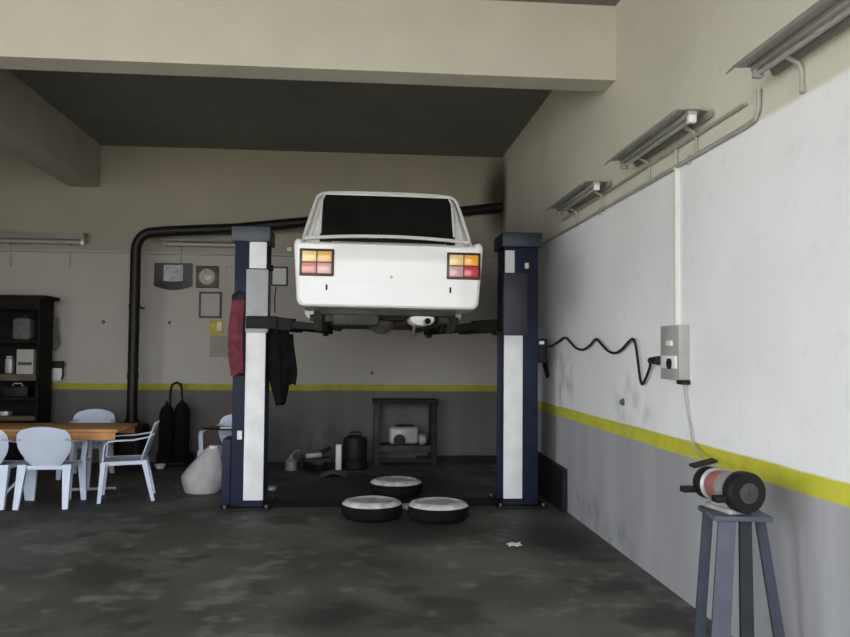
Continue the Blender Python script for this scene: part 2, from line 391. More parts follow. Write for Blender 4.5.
# underside
up_ = MB(); up_.bb(CX-.60, CX+.60, CY+.14, CY+.50, CG+.27, CG+.36, .03); up_.bb(CX-.48, CX+.48, CY+.5, CY+3.7, CG+.25, CG+.36, .02)
up_.bb(CX-.73, CX+.73, CY+1.25, CY+2.9, CG+.262, CG+.30, .01)
up_.bb(CX-.55, CX-.46, CY+.2, CY+3.6, CG+.215, CG+.28, .01); up_.bb(CX+.46, CX+.55, CY+.2, CY+3.6, CG+.215, CG+.28, .01)
up_.build('floor_pan', under_m, car)
MB().box(L(-.28, .33, .245), (.42, .34, .13), None, .04).build('fuel_tank', under_m, car)
ax = MB(); ax.cyl(L(-.62, .86, .27), L(.62, .86, .27), .038); ao = ax.build('rear_axle', grime_metal, car)
MB().lathe([(.05, -.13), (.09, -.10), (.135, -.04), (.14, .02), (.10, .09), (.05, .16)], L(-.03, .84, .265), (0, 1, 0), 24).build('differential', grime_metal, ao)
for s in (-1, 1):
    MB().lathe([(.05, -.05), (.125, -.04), (.13, .02), (.10, .04), (.035, .045), (.03, .08)], L(s*.64, .86, .27), (s, 0, 0), 28).build('brake_drum', under_m, ao)
    sp = [L(s*.45+.05*math.cos(k*.55), .86+.05*math.sin(k*.55), .30+k*.0026) for k in range(70)]
    MB().tube(sp, .008, 6).build('spring', blackm, ao)
    MB().tube([L(s*.56, .60, .20), L(s*.57, .72, .42)], .022, 10).build('damper', blackm, car)
for s in (-1, 1):
    MB().lathe([(.05, -.05), (.125, -.04), (.13, .02), (.10, .04), (.035, .045), (.03, .08)], L(s*.66, 3.3, .27), (s, 0, 0), 28).build('front_hub', under_m, car)
mf = MB(); ml = []
for k, (v, q) in enumerate(((.16, .6), (.17, .9), (.20, 1), (.52, 1), (.55, .85))):
    ml.append([L(.31+.115*q*math.cos(2*PI*i/28), v, .25+.062*q*math.sin(2*PI*i/28)) for i in range(28)])
mf.loft(ml); mo = mf.build('muffler', muff_m, car, 30)
MB().lathe([(.024, 0), (.030, 0), (.030, -.12), (.024, -.12)][::1], L(.34, .10, .225), (0, 1, 0), 20).build('tailpipe', alu, mo)
MB().lathe([(.026, 0), (.026, .012)], L(.34, -.031, .225), (0, 1, 0), 20).build('tailpipe_bore', soot_blk, mo)
MB().tube([L(.24, .18, .19), L(.235, .2, .13), L(.25, .24, .10)], .012, 8).build('hanger', grime_metal, mo)
MB().tube([L(.20, .5, .24), L(.10, .9, .22), L(.08, 1.5, .235), L(.08, 3.0, .235)], .022, 10).build('exhaust_pipe', grime_metal, car)
car.rotation_euler = (0, .008, 0)

# ------------------------------------------------------------------ two-post lift
lift = thing('car_lift', 'two-post car lift with navy posts and white front panels, holding the car up', 'car lift', (.33, 8.5, 0))
def arm(name, p0, p1, z, parent):
    p0 = Vector((*p0, z+.045)); p1 = Vector((*p1, z-.015)); mid = p0.lerp(p1, .55)
    b = MB(); b.bar(p0, mid, (.14, .10), (.12, .09), side=(0, 0, 1)); b.bar(p0.lerp(p1, .45), p1, (.075, .07), (.065, .06), side=(0, 0, 1))
    b.cyl(p1-Vector((0, 0, .035)), p1+Vector((0, 0, .03)), .05)
    o = b.build('lift_arm', blackm, parent)
    MB().cyl(p1+Vector((0, 0, .02)), p1+Vector((0, 0, .067)), .062).build('lift_pad', rubber, o)
ZA = 1.863
# left post
def post(outer, inner, sgn, cap_m, upper_white):
    xs = lambda a, b: (min(a, b), max(a, b))
    p = MB(); w = abs(inner-outer)
    p.bb(*xs(outer, outer+sgn*.05), 8.36, 8.74, .02, 2.74, .006)                 # web
    p.bb(*xs(outer, inner), 8.34, 8.38, .02, 2.74, .006); p.bb(*xs(outer, inner), 8.70, 8.74, .02, 2.74, .006)   # flanges of the C section
    po = p.build('post', blue, lift)
    MB().bb(*xs(outer-sgn*.03, inner+sgn*.03), 8.28, 8.80, 2.725, 2.88, .012).build('head_cap', cap_m, po)
    wl = outer+sgn*(w-.20)
    MB().bb(*xs(wl, inner), 8.312, 8.34, .085, 1.80, .006).build('front_panel', panel_w, po)
    if upper_white: MB().bb(*xs(wl+sgn*.02, inner-sgn*.005), 8.312, 8.34, 2.45, 2.725, .006).build('upper_panel', panel_w, po)
    else: MB().bb(*xs(inner-sgn*.11, inner-sgn*.005), 8.312, 8.34, 2.43, 2.69, .006).build('upper_panel', panel_w, po)
    MB().bb(*xs(outer-sgn*.08, inner+sgn*.08), 8.20, 8.88, 0, .022, .005).build('base_plate', blackm, po)
    for bx in (outer-sgn*.04, inner+sgn*.04):
        for by in (8.25, 8.83): MB().cyl((bx, by, .02), (bx, by, .05), .016, n=8).build('anchor_bolt', grime_metal, po)
    return po, wl
po, wl = post(-1.25, -.92, 1, bluegrey, True)
MB().bb(-1.125, -.90, 8.285, 8.50, 1.79, 2.44, .01).build('carriage', panel_g, lift)
cr = MB(); cr.bb(-1.12, -.80, 8.27, 8.70, 1.83, 1.96, .01); cr.bb(-.925, -.90, 8.30, 8.42, 1.86, 2.50, .004); cr.cyl((-.93, 8.36, 2.46), (-.86, 8.36, 2.46), .03); cr.build('arm_bracket', blackm, lift)
MB().bb(-1.345, -1.255, 8.36, 8.74, .03, .70, .01).build('outer_box', blue, po)
MB().bb(-1.19, -1.14, 8.305, 8.335, .70, .79, .006).build('control_switch', box_w, po)
po, wl = post(1.925, 1.555, -1, navy_cap, False)
MB().bb(1.54, 1.80, 8.285, 8.50, 1.79, 2.45, .01).build('carriage', panel_n, lift)
cr = MB(); cr.bb(1.48, 1.76, 8.38, 8.70, 1.80, 1.93, .01); cr.bb(1.525, 1.545, 8.30, 8.42, 1.86, 2.44, .004); cr.build('arm_bracket', blackm, lift)
MB().bb(1.93, 2.04, 8.40, 8.62, 1.50, 1.76, .012).build('control_box', blk, po)
MB().bb(1.945, 2.0, 8.37, 8.40, 1.70, 1.735, .004).build('control_label', box_w, po)
MB().bb(1.775, 1.815, 8.31, 8.34, 2.50, 2.56, .004).build('hinge_plate', box_w, po)
arm('a', (-1.02, 8.45), (CX-.60, 8.10), ZA, lift); arm('a', (-1.02, 8.58), (CX-.60, 9.70), ZA, lift)
arm('a', (1.64, 8.45), (CX+.60, 8.10), ZA, lift); arm('a', (1.64, 8.58), (CX+.60, 9.70), ZA, lift)
MB().bb(-.83, 1.46, 8.36, 8.80, 0, .006).build('floor_cover', blackm, lift)

# cloths on the left post
def drape(name, m, cx, cy, z0, z1, w0, w1, d, label, cat, seed, tail=0):
    rnd = random.Random(seed); ph = [rnd.uniform(0, 6) for _ in range(4)]; loops = []
    N, H = 28, 14
    for h in range(H+1):
        t = h/H; z = z0+(z1-z0)*t; hw = (w0+(w1-w0)*math.sin(min(1, t*1.5)*PI/2))/2
        t0 = .4 if tail > .6 else .75
        if t > t0: hw *= 1-(t-t0)/(1-t0)*tail
        lp = []
        for i in range(N):
            a = 2*PI*i/N
            r = 1+.13*math.sin(3*a+ph[0]+t*1.2)+.10*math.sin(5*a+ph[1]-t)+.06*math.sin(9*a+ph[2])
            lp.append((cx+hw*r*math.cos(a)+.02*math.sin(4*t+ph[3]), cy+d/2*r*math.sin(a), z+.02*math.sin(2*a+ph[1])*t))
        loops.append(lp)
    return MB().loft(loops).build(name, m, None, 50)
jk = thing('jacket', 'black jacket hanging from the left lift arm beside the white panel', 'jacket', (-.76, 8.44, 1.05))
o = drape('jacket_body', black_c, -.79, 8.44, 1.90, 1.06, .15, .30, .17, '', '', 3, .72)
o.location = (.76, -8.44, -1.05); o.parent = jk
o = drape('sleeve', black_c, -.67, 8.42, 1.78, 1.27, .07, .10, .10, '', '', 8, .3)
o.location = (.76, -8.44, -1.05); o.parent = jk
o = drape('rag', red_c, -1.205, 8.295, 2.12, 1.36, .11, .135, .07, '', '', 11, .15)
tag(o, 'dark red cloth hanging on the front of the left lift post', 'cloth')
st = MB().tube([(-1.26, 8.31, 2.06), (-1.255, 8.30, 2.17), (-1.205, 8.32, 2.21), (-1.14, 8.30, 2.17), (-1.13, 8.29, 1.97)], .012, 8).build('strap', blk, o)

# ------------------------------------------------------------------ wheels on the floor
def make_wheel(label):
    t = thing('loose_wheel', label, 'wheel', (0, 0, 0), 'car wheels lying flat on the floor')
    R = .292; H = .17
    ty = MB().lathe([(.19, .01), (.22, 0), (.262, .012), (.285, .035), (R, .05), (R, .12), (.285, .135), (.262, .158), (.22, H), (.19, .16), (.18, .14), (.18, .03)], n=48)
    to = ty.build('casing', rubber, t, 30)
    MB().lathe([(.188, .160), (.222, .1735), (.266, .1625), (.288, .141), (.283, .137), (.262, .154), (.22, .165), (.19, .152)], n=48).build('sidewall', lit_rubber, to)
    r = MB(); r.lathe([(.19, .166), (.184, .172), (.172, .166), (.165, .135), (.12, .128), (.10, .142), (.06, .142), (.055, .13), (.03, .13), (.03, .11), (.165, .11), (.185, .12)], n=48)
    ro = r.build('rim', rim_m, t, 30)
    for k in range(4):
        a = k*PI/2+.4; MB().cyl((.085*math.cos(a), .085*math.sin(a), .139), (.085*math.cos(a), .085*math.sin(a), .1435), .011, n=10).build('bolt_hole', blk, ro)
    for k in range(8):
        a = k*PI/4; MB().cyl((.143*math.cos(a), .143*math.sin(a), .128), (.143*math.cos(a), .143*math.sin(a), .1335), .013, n=10).build('vent_hole', blk, ro)
    h = MB().lathe([(.03, .11), (.03, .136), (.02, .14)], n=20).build('hub', blk, ro)
    return t
w0 = make_wheel('flat car wheel on the floor, left one of the front pair under the car')
p = onZ(372, 499, .18); w0.location = (p.x, p.y, 0)
p = onZ(438.5, 500.5, .18); w1 = dup(w0, (p.x, p.y, 0), 1.0, 'flat car wheel on the floor, right one of the front pair under the car')
p = onZ(396, 478.5, .18); w2 = dup(w0, (p.x, p.y, 0), 2.0, 'flat car wheel on the floor behind the front pair of wheels')
p = onZ(406, 507, .02)
tag(MB().lathe([(.05, 0), (.062, .02), (.05, .045), (.02, .055)], (p.x, p.y, 0), n=20).build('hub_cap', rim_m), 'small pale metal cap on the floor between two flat wheels', 'cap')
p = onZ(514, 545, .01)
o = MB().sheet(lambda a, b: (p.x-.055+.11*a+.01*math.sin(9*b), p.y-.05+.1*b, .006+.012*abs(math.sin(5*a+3*b))), 10, 8, .004).build('scrap', whitepap)
tag(o, 'small pale scrap on the bare floor in front of the right post', 'scrap')

# ------------------------------------------------------------------ plastic chairs
def make_chair(label):
    t = thing('plastic_chair', label, 'chair', (0, 0, 0), 'white plastic chairs')
    seat = MB().sheet(lambda a, b: ((a*2-1)*(.225+.03*b)*(1-.12*abs(2*b-1)**6), -.20+.44*b, .425-.018*math.sin(PI*a)*math.sin(PI*b)-(.025*max(0, b-.85)/.15)), 12, 12, .01)
    sk = seat
    for s in (-1, 1): sk.bar((s*.235, -.19, .41), (s*.25, .22, .405), (.012, .04), side=(1, 0, 0))
    sk.bar((-.24, .225, .40), (.24, .225, .40), (.012, .045), side=(0, 1, 0)); sk.bar((-.2, -.19, .405), (.2, -.19, .405), (.012, .04), side=(0, 1, 0))
    sk.build('seat', plastic, t)
    def back(a, b):
        s = a*2-1; hw = .145+.115*math.sin(min(1, b*1.6)*PI/2); hw *= 1-.20*max(0, (b-.72)/.28)**3
        return (s*hw, -.205-.13*b+.05*s*s, .425+.40*b-.035*b*s*s)
    MB().sheet(back, 14, 14, .010).build('backrest', plastic, t)
    for s in (-1, 1):
        P = [Vector((s*.20, -.275, .70)), Vector((s*.25, -.22, .675)), Vector((s*.275, -.08, .652)), Vector((s*.28, .08, .648)), Vector((s*.277, .17, .638)), Vector((s*.272, .205, .60)), Vector((s*.262, .215, .52)), Vector((s*.25, .22, .42))]
        a = MB()
        loops = []
        for i, q in enumerate(P):
            d = (P[min(i+1, 7)]-P[max(i-1, 0)]).normalized(); sd = Vector((1, 0, 0)); sd = (sd-d*sd.dot(d)).normalized(); n = d.cross(sd)
            w_, h_ = (.026, .009)
            loops.append([q+sd*(w_*cx)+n*(h_*cy) for cx, cy in ((-1, -.6), (-.6, -1), (.6, -1), (1, -.6), (1, .6), (.6, 1), (-.6, 1), (-1, .6))])
        a.loft(loops); a.build('armrest', plastic, t)
        MB().bar((s*.245, .215, .42), (s*.262, .25, 0), (.085, .05), (.05, .035)).build('leg', plastic, t)
        MB().bar((s*.215, -.185, .43), (s*.235, -.285, 0), (.085, .055), (.052, .035)).build('leg', plastic, t)
    return t
def place(o, x, y, rz): o.location = (x, y, 0); o.rotation_euler = (0, 0, rz)
c1 = make_chair('white plastic armchair at the near side of the table, its back to the camera')
p = onZ(42, 508, 0)
place(c1, p.x+.01, p.y+.19, .04)
dup(c1, (-2.46, 8.98, 0), PI/2+.22, 'white plastic armchair at the right end of the table, facing left')
dup(c1, (-3.36, 10.5, 0), PI+.03, 'white plastic armchair behind the table, only its backrest showing above the top')
dup(c1, (-3.71, 8.64, 0), -.03, 'white plastic armchair cut off by the left edge of the photo')
dup(c1, (-1.50, 9.85, 0), PI-.3, 'white plastic armchair behind the sack and the left lift post')
# tray across the arms of the last chair
tr = thing('tray', 'dark tray with white papers lying across the chair arms behind the left post', 'tray', (-1.47, 9.80, .662))
MB().box((-1.47, 9.80, .672), (.62, .30, .02), (0, 0, -.3), .004).build('board', blk, tr)
MB().box((-1.46, 9.73, .69), (.24, .14, .016), (0, 0, -.1), .003).build('papers', whitepap, tr)

# ------------------------------------------------------------------ table
tb = thing('table', 'long table with an orange-brown wooden top and white legs', 'table', (-3.4, 9.25, 0))
TX = onY(118, 430, 8.87).x
MB().bb(-4.75, TX, 8.86, 9.66, .715, .75, .008).build('table_top', wood, tb)
MB().bb(-4.7, TX-.03, 8.875, 8.895, .635, .715).build('apron', wood, tb); MB().bb(-4.7, TX-.03, 9.625, 9.645, .635, .715).build('apron', wood, tb)
for x in (-3.02, -4.5):
    for y in (8.96, 9.56):
        MB().cyl((x, y, .715), (x-.02, y-.02, 0), .028, .024, 14).build('leg', plastic, tb)
    MB().cyl((x-.01, 8.95, .35), (x-.01, 9.55, .35), .014, n=10).build('brace', plastic, tb)
MB().cyl((-3.72, 9.02, .06), (-3.3, 9.5, .6), .016, n=10).build('brace', plastic, tb)
MB().cyl((-3.03, 8.94, .10), (-2.72, 9.5, .02), .016, n=10).build('brace', plastic, tb)

# ------------------------------------------------------------------ dark cabinet with things on its shelves
YC0, YC1 = 11.15, 11.62
def wx(px, Y=11.2): return onY(px, 340, Y).x
def wz(py, Y=11.2, px=20): return onY(px, py, Y).z
cab = thing('shelf_unit', 'tall dark wooden shelf unit standing at the left end of the back wall', 'shelf', (-5.4, 11.4, 0))
cr_x = wx(41); cl_x = cr_x-1.5; ztop = wz(299)
for xa in (cr_x-.035, cl_x): MB().bb(xa, xa+.035, YC0, YC1, 0, ztop, .004).build('side_panel', dkwood, cab)
MB().bb(cl_x, cr_x, YC1-.015, YC1, 0, ztop).build('back_panel', dkwood, cab)
MB().bb(cl_x-.03, cr_x+.08, YC0-.03, YC1, ztop, ztop+.05, .006).build('top', dkwood, cab)
MB().bb(cl_x, cr_x, YC0-.012, YC0+.012, ztop-.14, ztop, .003).build('valance', dkwood, cab)
shelves = []
for py, m_, h in ((340, dkwood, .07), (374, shelfwood, .12), (397, dkwood, .07), (416, shelfwood, .09)):
    z = wz(py); shelves.append(z+.0)
    MB().bb(cl_x+.035, cr_x-.035, YC0, YC1-.015, z-h+.03, z+.0, .004).build('shelf', m_, cab)
def put(name, m_, px0, px1, z, h, label, cat, d=.22, bevel=.02, parts=None):
    x0, x1 = wx(px0), wx(px1)
    t = thing(name, label, cat, ((x0+x1)/2, YC0+.17, z))
    MB().bb(x0, x1, YC0+.05, YC0+.05+d, z, z+h, bevel).build('body', m_, t)
    return t, x0, x1
t_, x0, x1 = put('canister', grey_c, 11, 30, shelves[0], .30, 'dark grey drum-shaped canister on the top shelf of the dark shelf unit', 'canister', .26, .05)
MB().cyl(((x0+x1)/2, YC0+.17, shelves[0]+.30), ((x0+x1)/2, YC0+.17, shelves[0]+.33), .06).build('lid', blk, t_)
t_, x0, x1 = put('carton', paper, 17, 34, shelves[1], .33, 'pale carton on the second shelf of the dark shelf unit', 'carton', .25, .006)
MB().bb(x0+.02, x1-.02, YC0+.046, YC0+.054, shelves[1]+.12, shelves[1]+.16).build('tape', shelfwood, t_)
t_, x0, x1 = put('tin', alu, 5, 13, shelves[1], .22, 'small pale tin left of the carton on the shelf unit', 'tin', .12, .03)
MB().bb(x0+.015, x1-.015, YC0+.06, YC0+.16, shelves[1]+.22, shelves[1]+.24, .008).build('lid', rim_m, t_)
t_, x0, x1 = put('tool_box', blk, 3, 29, shelves[2], .14, 'low black tool box on the third shelf of the shelf unit', 'tool box', .22, .015)
MB().tube([(x0+.1, YC0+.15, shelves[2]+.14), (x0+.12, YC0+.15, shelves[2]+.18), (x1-.12, YC0+.15, shelves[2]+.18), (x1-.1, YC0+.15, shelves[2]+.14)], .01, 8).build('handle', alu, t_)
t_, x0, x1 = put('tray', rim_m, 1, 10, shelves[3], .06, 'pale metal tray on the lowest visible shelf of the shelf unit', 'tray', .16, .01)
# bag hanging beside the shelf unit
bag = thing('hanging_bag', 'grey cloth bag hanging on the wall beside the dark shelf unit', 'bag', (wx(50, 11.7), 11.72, 1.6))
o = drape('bag_body', grey_c, wx(50, 11.7), 11.70, wz(317, 11.7), wz(348, 11.7), .16, .24, .14, '', '', 21, .4); o.parent = bag; o.location = -bag.location
MB().tube([(wx(46, 11.7), 11.72, wz(318, 11.7)), (wx(48, 11.7), 11.79, wz(309, 11.7)), (wx(54, 11.7), 11.72, wz(319, 11.7))], .008, 8).build('strap', grey_c, bag)
hc = drape('hanging_overall', grey_c, wx(46, 11.7), 11.72, wz(346, 11.7), wz(402, 11.7), .10, .13, .12, '', '', 33, .2)
hc.data.materials[0] = mat('dark_grey_cloth', (.06, .06, .06), .95, var=.3, scale=10)
tag(hc, 'dark grey overalls hanging below the grey bag beside the shelf unit', 'overalls')
ph = thing('wall_telephone', 'small black and white wall telephone just above the yellow stripe', 'telephone', (wx(57.5, 11.75), 11.76, wz(372, 11.75, 57)))
xc = wx(57.5, 11.75)
MB().bb(xc-.07, xc+.08, 11.72, 11.80, wz(381, 11.75, 57), wz(364, 11.75, 57), .012).build('housing', box_w, ph)
MB().bb(xc-.12, xc+.12, 11.66, 11.72, wz(368, 11.75, 57), wz(361, 11.75, 57), .02).build('handset', blk, ph)
MB().tube([(xc+.10, 11.70, wz(366, 11.75, 57)), (xc+.11, 11.70, wz(375, 11.75, 57)), (xc+.08, 11.72, wz(379, 11.75, 57))], .012, 8).build('cord', blk, ph)

# ------------------------------------------------------------------ stove and stovepipe
SX = onY(133.5, 350, 11.3).x
stv = thing('stove', 'squat black heating stove on the floor under the black stovepipe', 'stove', (SX, 11.3, 0))
MB().lathe([(.21, .12), (.23, .14), (.23, .56), (.20, .60), (.09, .62), (.085, .66)], (SX, 11.3, 0), n=32).build('drum', soot_m, stv)
MB().bb(SX-.09, SX+.09, 11.05, 11.09, .2, .42, .01).build('door', blackm, stv)
for k in range(3):
    a = PI/2+k*2*PI/3; MB().bar((SX+.17*math.cos(a), 11.3+.17*math.sin(a), .14), (SX+.21*math.cos(a), 11.3+.21*math.sin(a), 0), (.04, .03)).build('leg', blackm, stv)
pe = onY(500, 207, 11.68); zt = onY(133, 232, 11.3).z
pts = [(SX, 11.3, .66), (SX, 11.3, zt-.25)]
for k in range(1, 7):
    a = k/6*PI/2; pts.append((SX+.22*(1-math.cos(a)), 11.3, zt-.25+.25*math.sin(a)))
q1 = onY(236, 228.5, 11.35)
pts += [tuple(onY(170, 231, 11.31)), tuple(q1), tuple(onY(305, 222, 11.42)), tuple(onY(460, 211.5, 11.62)), (2.13, 11.68, pe.z)]
sp = MB().tube(pts, .072, 18).build('stovepipe', soot_m)
tag(sp, 'black stovepipe rising from the stove and crossing the back wall to the corner', 'stovepipe')
cl = MB()
for zc in (1.25, 2.2): cl.cyl((SX, 11.3, zc-.03), (SX, 11.3, zc+.03), .079, n=20)
cl.build('joint_collar', soot_m, sp)
for zc in (2.2,): MB().bb(SX-.012, SX+.012, 11.37, 11.795, zc-.012, zc+.012).build('wall_bracket', blackm, sp)

# gas cylinders on a cart
GX = onY(172, 430, 11.35).x
gc = thing('gas_cylinder_cart', 'dark gas cylinder cart with loop handle against the back wall right of the stovepipe', 'gas cylinder cart', (GX, 11.4, 0))
for dx, r, h in ((-.09, .10, .84), (.115, .105, .88)):
    c_ = MB().lathe([(r*.9, .06), (r, .09), (r, h-.12), (r*.75, h-.04), (r*.35, h), (.02, h+.01), (.02, h+.06)], (GX+dx, 11.42, 0), n=24).build('cylinder', black_c, gc)
    MB().cyl((GX+dx-.03, 11.42, h+.05), (GX+dx+.03, 11.42, h+.05), .018, n=12).build('valve', grime_metal, c_)
MB().tube([(GX-.08, 11.56, .05), (GX-.08, 11.56, 1.02), (GX-.06, 11.57, 1.12), (GX, 11.57, 1.15), (GX+.06, 11.57, 1.12), (GX+.08, 11.56, 1.02), (GX+.08, 11.56, .05)], .018, 10).build('handle', blackm, gc)
MB().bb(GX-.17, GX+.2, 11.29, 11.58, .035, .06, .004).build('base_plate', blackm, gc)
for s in (-1, 1): MB().lathe([(.02, -.02), (.085, -.02), (.09, 0), (.085, .02), (.02, .02)], (GX+.015+s*.225, 11.52, .09), (1, 0, 0), 20).build('wheel', rubber, gc)
p = onZ(169, 463, 0); p.y = min(p.y, 11.2)
tag(MB().lathe([(.05, 0), (.075, .05), (.07, .055), (.046, .008)], (p.x, p.y, 0), n=20).build('bowl', box_w), 'small white bowl on the floor in front of the gas cylinder cart', 'bowl')

# white sack
rnd = random.Random(5); loops = []
bx, by = onZ(205, 487, 0).x+.03, 9.32
for h in range(15):
    t = h/14; z = .52*t
    wv = (.235*(1-.22*(1-t/.35)**2)) if t < .35 else .235*(1-((t-.35)/.65)**1.15*.80)
    lp = []
    for i in range(32):
        a = 2*PI*i/32
        r = wv*(1+.06*math.sin(3*a+4*t)+.05*math.sin(7*a+2+3*t)*t+.03*math.sin(12*a)*t)
        lp.append((bx+r*math.cos(a)*1.03+.12*max(0, t-.35)/.65, by+r*.75*math.sin(a), z))
    loops.append(lp)
sk = MB().loft(loops); s1 = sk.build('sack', sack_m, None, 60)
tag(s1, 'off-white filled sack standing on the floor left of the left lift post', 'sack')
MB().lathe([(.05, 0), (.052, .015), (.05, .03)], (bx+.12, by, .495), n=16).build('tie', whitepap, s1)

# ------------------------------------------------------------------ back bench with machine, and clutter on the floor
BX0, BX1 = onY(374, 430, 11.3).x, onY(437, 430, 11.3).x; ZB = onY(405, 400, 11.3).z
bn = thing('workbench', 'dark metal bench frame with an open front against the back wall', 'bench', ((BX0+BX1)/2, 11.5, 0))
darkbench = mat('dark_bench_steel', (.026, .022, .021), .75, var=.3, scale=7, spec=.2); gb = mat('grey_bench_steel', (.055, .053, .05), .75, var=.3, scale=7, spec=.2)
MB().bb(BX0-.02, BX1+.02, 11.28, 11.74, ZB-.06, ZB, .006).build('bench_top', darkbench, bn)
for x in (BX0+.04, BX1-.04):
    for y in (11.32, 11.70): MB().bb(x-.04, x+.04, y-.03, y+.03, 0, ZB-.06, .004).build('leg', darkbench if x > .8 else gb, bn)
MB().bb(BX0+.08, BX1-.08, 11.30, 11.72, .20, .29, .004).build('shelf', gb, bn)
MB().bb(BX0+.08, BX1-.08, 11.30, 11.34, .05, .11, .004).build('rail', darkbench, bn)
mx = (onY(387, 430, 11.4).x+onY(420, 430, 11.4).x)/2
mc = thing('gearbox', 'pale grey metal gearbox part lying on the shelf of the back bench', 'machine part', (mx, 11.45, .29))
MB().box((mx, 11.46, .425), (.42, .2, .25), (0, 0, .1), .05, 3).build('housing', alu, mc)
MB().lathe([(.085, 0), (.085, .03), (.05, .035)], (mx-.06, 11.36, .36), (0, -1, 0), 24).build('bore', blk, mc)
MB().lathe([(.06, 0), (.085, .03), (.075, .09), (.03, .12)], (mx+.22, 11.44, .36), (1, 0, .1), 20).build('bell_end', alu, mc)
MB().box((mx+.02, 11.46, .555), (.26, .12, .03), (0, 0, .1), .01).build('cover', blackm, mc)

def floor_x(px, Y): return onY(px, 460, Y).x
xx = floor_x(355, 11.1)
bk = thing('oil_drum', 'black oil drum with rounded lid on the floor left of the back bench', 'drum', (xx, 11.1, 0))
MB().lathe([(.15, 0), (.165, .02), (.165, .15), (.172, .16), (.165, .17), (.165, .38), (.15, .43), (.06, .46)], (xx, 11.1, 0), n=30).build('body', blk, bk)
MB().tube([(xx-.09, 11.1, .44), (xx-.06, 11.1, .50), (xx+.06, 11.1, .50), (xx+.09, 11.1, .44)], .01, 8).build('handle', blackm, bk)
xx = floor_x(338.5, 11.0)
tag(MB().bb(xx-.04, xx+.04, 10.95, 11.05, 0, .345, .012).build('box', box_w), 'narrow upright white box on the floor left of the black drum', 'box')
xx = floor_x(318, 11.0)
jk1 = thing('trolley_jack', 'low grey trolley jack on the floor in front of the back wall', 'jack', (xx, 11.0, 0))
MB().box((xx, 11.0, .12), (.34, .22, .10), (0, 0, .1), .02).build('chassis', gb, jk1)
MB().bar((xx-.1, 11.0, .16), (xx+.17, 10.98, .30), (.05, .05)).build('lifting_arm', blackm, jk1)
MB().box((xx-.06, 10.99, .205), (.22, .15, .07), (0, -.08, .1), .02).build('cover', alu, jk1)
for s in (-1, 1):
    for dx in (-.12, .12): MB().lathe([(.02, -.02), (.065, -.02), (.065, .02), (.02, .02)], (xx+dx, 11.0+s*.12, .065), (0, 1, 0), 18).build('wheel', rubber, jk1)
xx = floor_x(291, 11.0)
tn = thing('oil_can', 'pale oil can on the floor left of the trolley jack', 'can', (xx, 11.0, 0))
MB().lathe([(.075, 0), (.08, .01), (.08, .12), (.03, .17), (.02, .2)], (xx, 11.0, 0), n=20).build('body', alu, tn)
MB().tube([(xx, 11.0, .19), (xx+.05, 11.0, .25), (xx+.12, 11.0, .27)], [.012, .009, .005], 8).build('spout', alu, tn)
xx = floor_x(302, 10.95)
tag(MB().lathe([(.03, 0), (.032, .01), (.032, .15), (.013, .19), (.013, .22)], (xx, 10.95, 0), n=16).build('bottle', blk), 'slim black bottle between the oil can and the trolley jack', 'bottle')
p = onZ(334, 475, 0)
o = MB().sheet(lambda a, b: (p.x-.17+.34*a, p.y-.2+.4*b, .012+.05*abs(math.sin(3*a+5*b))*(1-abs(2*a-1))), 10, 10, .005).build('rag', grey_c)
tag(o, 'crumpled grey rag on the dark floor below the upright white box', 'rag')
p = onZ(272, 491, 0)
tag(MB().lathe([(.03, 0), (.05, .015), (.045, .05), (.02, .06)], (p.x, p.y, 0), n=16).build('metal_cup', alu), 'small metal cup on the floor just right of the left lift post', 'cup')

# board leaning on the right wall behind the right post
bd = MB(); bd.loft([[(2.10, y, 0), (2.155, y, 0), (2.155, y, z1), (2.105, y, z1)] for y, z1 in ((8.02, .43), (9.45, .46))])
tag(bd.build('board', blk), 'black board leaning on the right wall beside the right lift post', 'board')

# ------------------------------------------------------------------ pictures on the back wall
def wp(px, py): return onY(px, py, BY)
def pic(name, px0, px1, py0, py1, fm, im, label, cat, fw_=.03, inner='print', d=.03):
    a, b = wp(px0, py1), wp(px1, py0); x0, x1, z0, z1 = a.x, b.x, a.z, b.z
    t = thing(name, label, cat, ((x0+x1)/2, BY, z0))
    f = MB(); f.bb(x0, x1, BY-d, BY, z1-fw_, z1, .003); f.bb(x0, x1, BY-d, BY, z0, z0+fw_, .003); f.bb(x0, x0+fw_, BY-d, BY, z0+fw_, z1-fw_, .003); f.bb(x1-fw_, x1, BY-d, BY, z0+fw_, z1-fw_, .003)
    f.build('frame', fm, t)
    MB().bb(x0+fw_*.8, x1-fw_*.8, BY-d*.6, BY-.002, z0+fw_*.8, z1-fw_*.8).build(inner, im, t)
    return t, x0, x1, z0, z1
t, x0, x1, z0, z1 = pic('framed_certificate', 199, 222, 292, 318, darkframe, paper, 'thin dark frame with pale certificate below the square clock', 'picture', .028)
t, x0, x1, z0, z1 = pic('framed_picture', 271, 288, 267, 286, darkframe, whitepap, 'small framed white picture on the wall between left post and car', 'picture', .022)
MB().tube([wp(276, 287)+Vector((0, -.01, 0)), wp(274.5, 300)+Vector((0, -.012, 0)), wp(275, 313)+Vector((0, -.01, 0))], .008, 6).build('cord', blk, t)
pic('framed_notice', 225, 240, 266, 286, paper, paper, 'pale framed notice half hidden behind the left lift post', 'notice', .015)
a, b = wp(196, 289), wp(219, 265); xc, zc, hw = (a.x+b.x)/2, (a.z+b.z)/2, (b.x-a.x)/2
ck = thing('wall_clock', 'square brown wall clock with a pale round face', 'clock', (xc, BY, a.z))
MB().bb(xc-hw, xc+hw, BY-.045, BY, zc-hw, zc+hw, .015).build('case', brownf, ck)
fc = MB().lathe([(.115, 0), (.115, .008), (.10, .014), (.097, .008)], (xc, BY-.045, zc), (0, -1, 0), 32).build('face', paper, ck)
